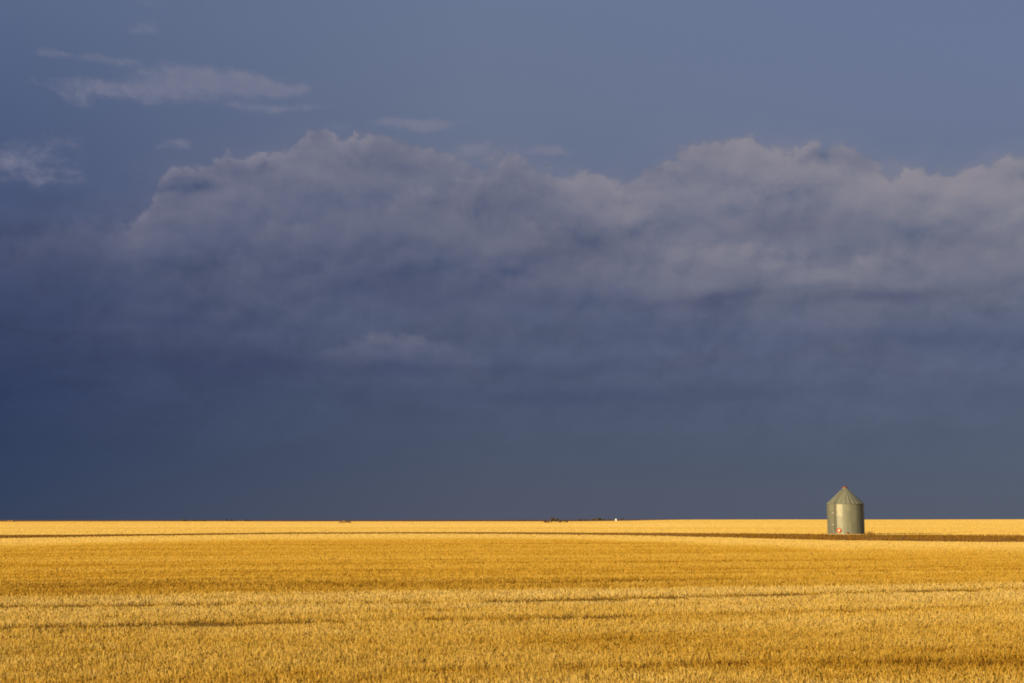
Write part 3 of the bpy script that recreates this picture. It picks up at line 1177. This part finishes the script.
    LAYERS = [
        # right-hand towers
        ([(-160, 420), (540, 400), (575, 250), (600, 196), (640, 170), (690, 148), (740, 141), (790, 153), (840, 152), (875, 162), (905, 180), (940, 172), (1024, 167), (1184, 180)],
         [(-160, 0), (560, 0), (610, .7), (700, .86), (850, .86), (900, .8), (960, .9), (1184, .9)], 0.58, 1.35, 0.07),
        # left dome
        ([(-160, 400), (60, 330), (110, 232), (135, 218), (160, 182), (200, 160), (265, 153), (330, 136), (400, 141), (450, 150), (520, 168), (560, 230), (640, 420), (1184, 420)],
         [(-160, 0), (70, 0), (120, .42), (160, .92), (260, .96), (340, .92), (430, .70), (500, .50), (560, .1), (600, 0), (1184, 0)], 0.34, 0.95, 0.07),
        # middle lobes
        ([(-160, 420), (380, 400), (430, 215), (470, 180), (500, 166), (545, 166), (575, 182), (606, 184), (640, 206), (680, 250), (720, 400), (1184, 420)],
         [(-160, 0), (410, 0), (460, .55), (540, .66), (605, .88), (640, .6), (690, .05), (720, 0), (1184, 0)], 0.40, 1.1, 0.07),
        # second tier under the left dome
        ([(-160, 400), (170, 330), (230, 250), (290, 222), (350, 206), (400, 196), (440, 205), (490, 212), (540, 222), (600, 250), (680, 400), (1184, 420)],
         [(-160, 0), (190, 0), (260, .36), (380, .40), (440, .48), (520, .46), (590, .30), (640, 0), (1184, 0)], 0.34, 0.8, 0.13),
        # low ragged shelf along the left
        ([(-160, 240), (0, 238), (60, 228), (120, 226), (200, 246), (270, 262), (340, 262), (420, 270), (520, 268), (620, 290), (700, 400), (1184, 420)],
         [(-160, .18), (60, .22), (140, .30), (240, .16), (340, .17), (520, .22), (600, .12), (660, 0), (1184, 0)], 0.34, 0.85, 0.20),
        # lower lobes on the right, lit from the side above a dark base
        ([(-160, 420), (600, 400), (640, 268), (690, 246), (740, 250), (800, 262), (860, 262), (930, 236), (980, 222), (1040, 215), (1184, 230)],
         [(-160, 0), (620, 0), (670, .62), (740, .74), (800, .62), (860, .66), (930, .60), (1000, .62), (1184, .6)], 0.42, 0.55, 0.16),
        # small roll low down
        ([(-160, 420), (250, 400), (310, 356), (350, 343), (390, 334), (420, 340), (460, 350), (520, 380), (600, 420), (1184, 420)],
         [(-160, 0), (280, 0), (330, .30), (390, .48), (430, .36), (480, .14), (530, 0), (1184, 0)], 0.16, 0.28, 0.10, 0.20, 0.5),
    ]
    # a thin lit rim along the top of the bank
    wk = ss(m('MULTIPLY_ADD', m('SUBTRACT', fine, 0.5), 1.3, m('MULTIPLY_ADD', m('SUBTRACT', streak, 0.5), 1.0, wisp)), 0.10, 1.05)
    wk = m('MULTIPLY', wk, ss(wisp, 0.04, 0.34))
    wk = m('MULTIPLY', wk, m('MULTIPLY_ADD', m('SUBTRACT', fine, 0.5), 1.1, 0.74), clamp=True)
    dk = m('MULTIPLY', m('MULTIPLY', dark, ss(streak, 0.25, 0.6)), 1.0, clamp=True)

    # broad uneven murk over everything below the bank
    below = m('SUBTRACT', 3.3, Vv)
    murk = m('MULTIPLY', m('SUBTRACT', m('MULTIPLY_ADD', streak, 0.50, m('MULTIPLY_ADD', fine, 0.15, m('MULTIPLY', Fa, 0.35))), 0.5), ss(below, -0.3, 1.0))
    fade = ss(Vv, 0.1, 2.2)
    murk = m('MULTIPLY_ADD', m('MULTIPLY', vrel, 0.30), ss(below, 0.2, 1.0), murk)
    murk = m('MULTIPLY', murk, fade)
    gain = m('MULTIPLY_ADD', murk, 1.5, 1.03)
    c1 = vm('SCALE', base, (0, 0, 0))
    sc_ = N(nt, 'ShaderNodeVectorMath', operation='SCALE')
    L(base, sc_.inputs[0])
    L(gain, sc_.inputs['Scale'])
    col = sc_.outputs[0]
    g = lambda *c: tuple(x / G for x in rgb(*c)[:3]) + (1,)
    col = mix(dk, col, g(58, 68, 101))
    nW = N(nt, 'ShaderNodeMapRange')
    L(U, nW.inputs[0])
    nW.inputs[1].default_value, nW.inputs[2].default_value = uv(150, 200)[0], uv(900, 200)[0]
    ccol = mix(nW.outputs[0], g(129, 128, 146), g(143, 139, 149))
    shade = mix(nW.outputs[0], g(65, 79, 110), g(85, 97, 122))
    bk = m('MULTIPLY', m('MULTIPLY', bank, lit), 0.34, clamp=True)
    for k, ly in enumerate(LAYERS):
        b, body, br = layer(*ly)
        col = mix(m('MULTIPLY', body, 0.72), col, shade)
        col = mix(br, col, ccol)
        if k == 3:
            col = mix(bk, col, ccol)
    col = mix(m('MULTIPLY', dk, 0.55), col, g(62, 71, 103))
    col = mix(wk, col, g(120, 123, 145))

    bg1 = N(nt, 'ShaderNodeBackground')
    L(col, bg1.inputs['Color'])
    bg1.inputs['Strength'].default_value = 1.0
    sky = N(nt, 'ShaderNodeTexSky', sky_type='NISHITA')
    sky.sun_disc = False
    sky.sun_elevation = SUN_ELEV
    sky.sun_rotation = SUN_AZ
    sky.altitude = 600
    sky.dust_density = 1.5
    bg2 = N(nt, 'ShaderNodeBackground')
    L(sky.outputs[0], bg2.inputs['Color'])
    bg2.inputs['Strength'].default_value = 0.055
    ms = N(nt, 'ShaderNodeMixShader')
    L(ss(dy, -0.35, 0.30), ms.inputs[0])      # the storm front fills the northern half of the sky
    L(bg2.outputs[0], ms.inputs[1])
    L(bg1.outputs[0], ms.inputs[2])
    out = N(nt, 'ShaderNodeOutputWorld')
    L(ms.outputs[0], out.inputs[0])


build_sky()
SC.render.film_transparent = False
SC.cycles.filter_width = 1.9
SC.cycles.max_bounces = 5
SC.cycles.diffuse_bounces = 3
SC.cycles.transparent_max_bounces = 4
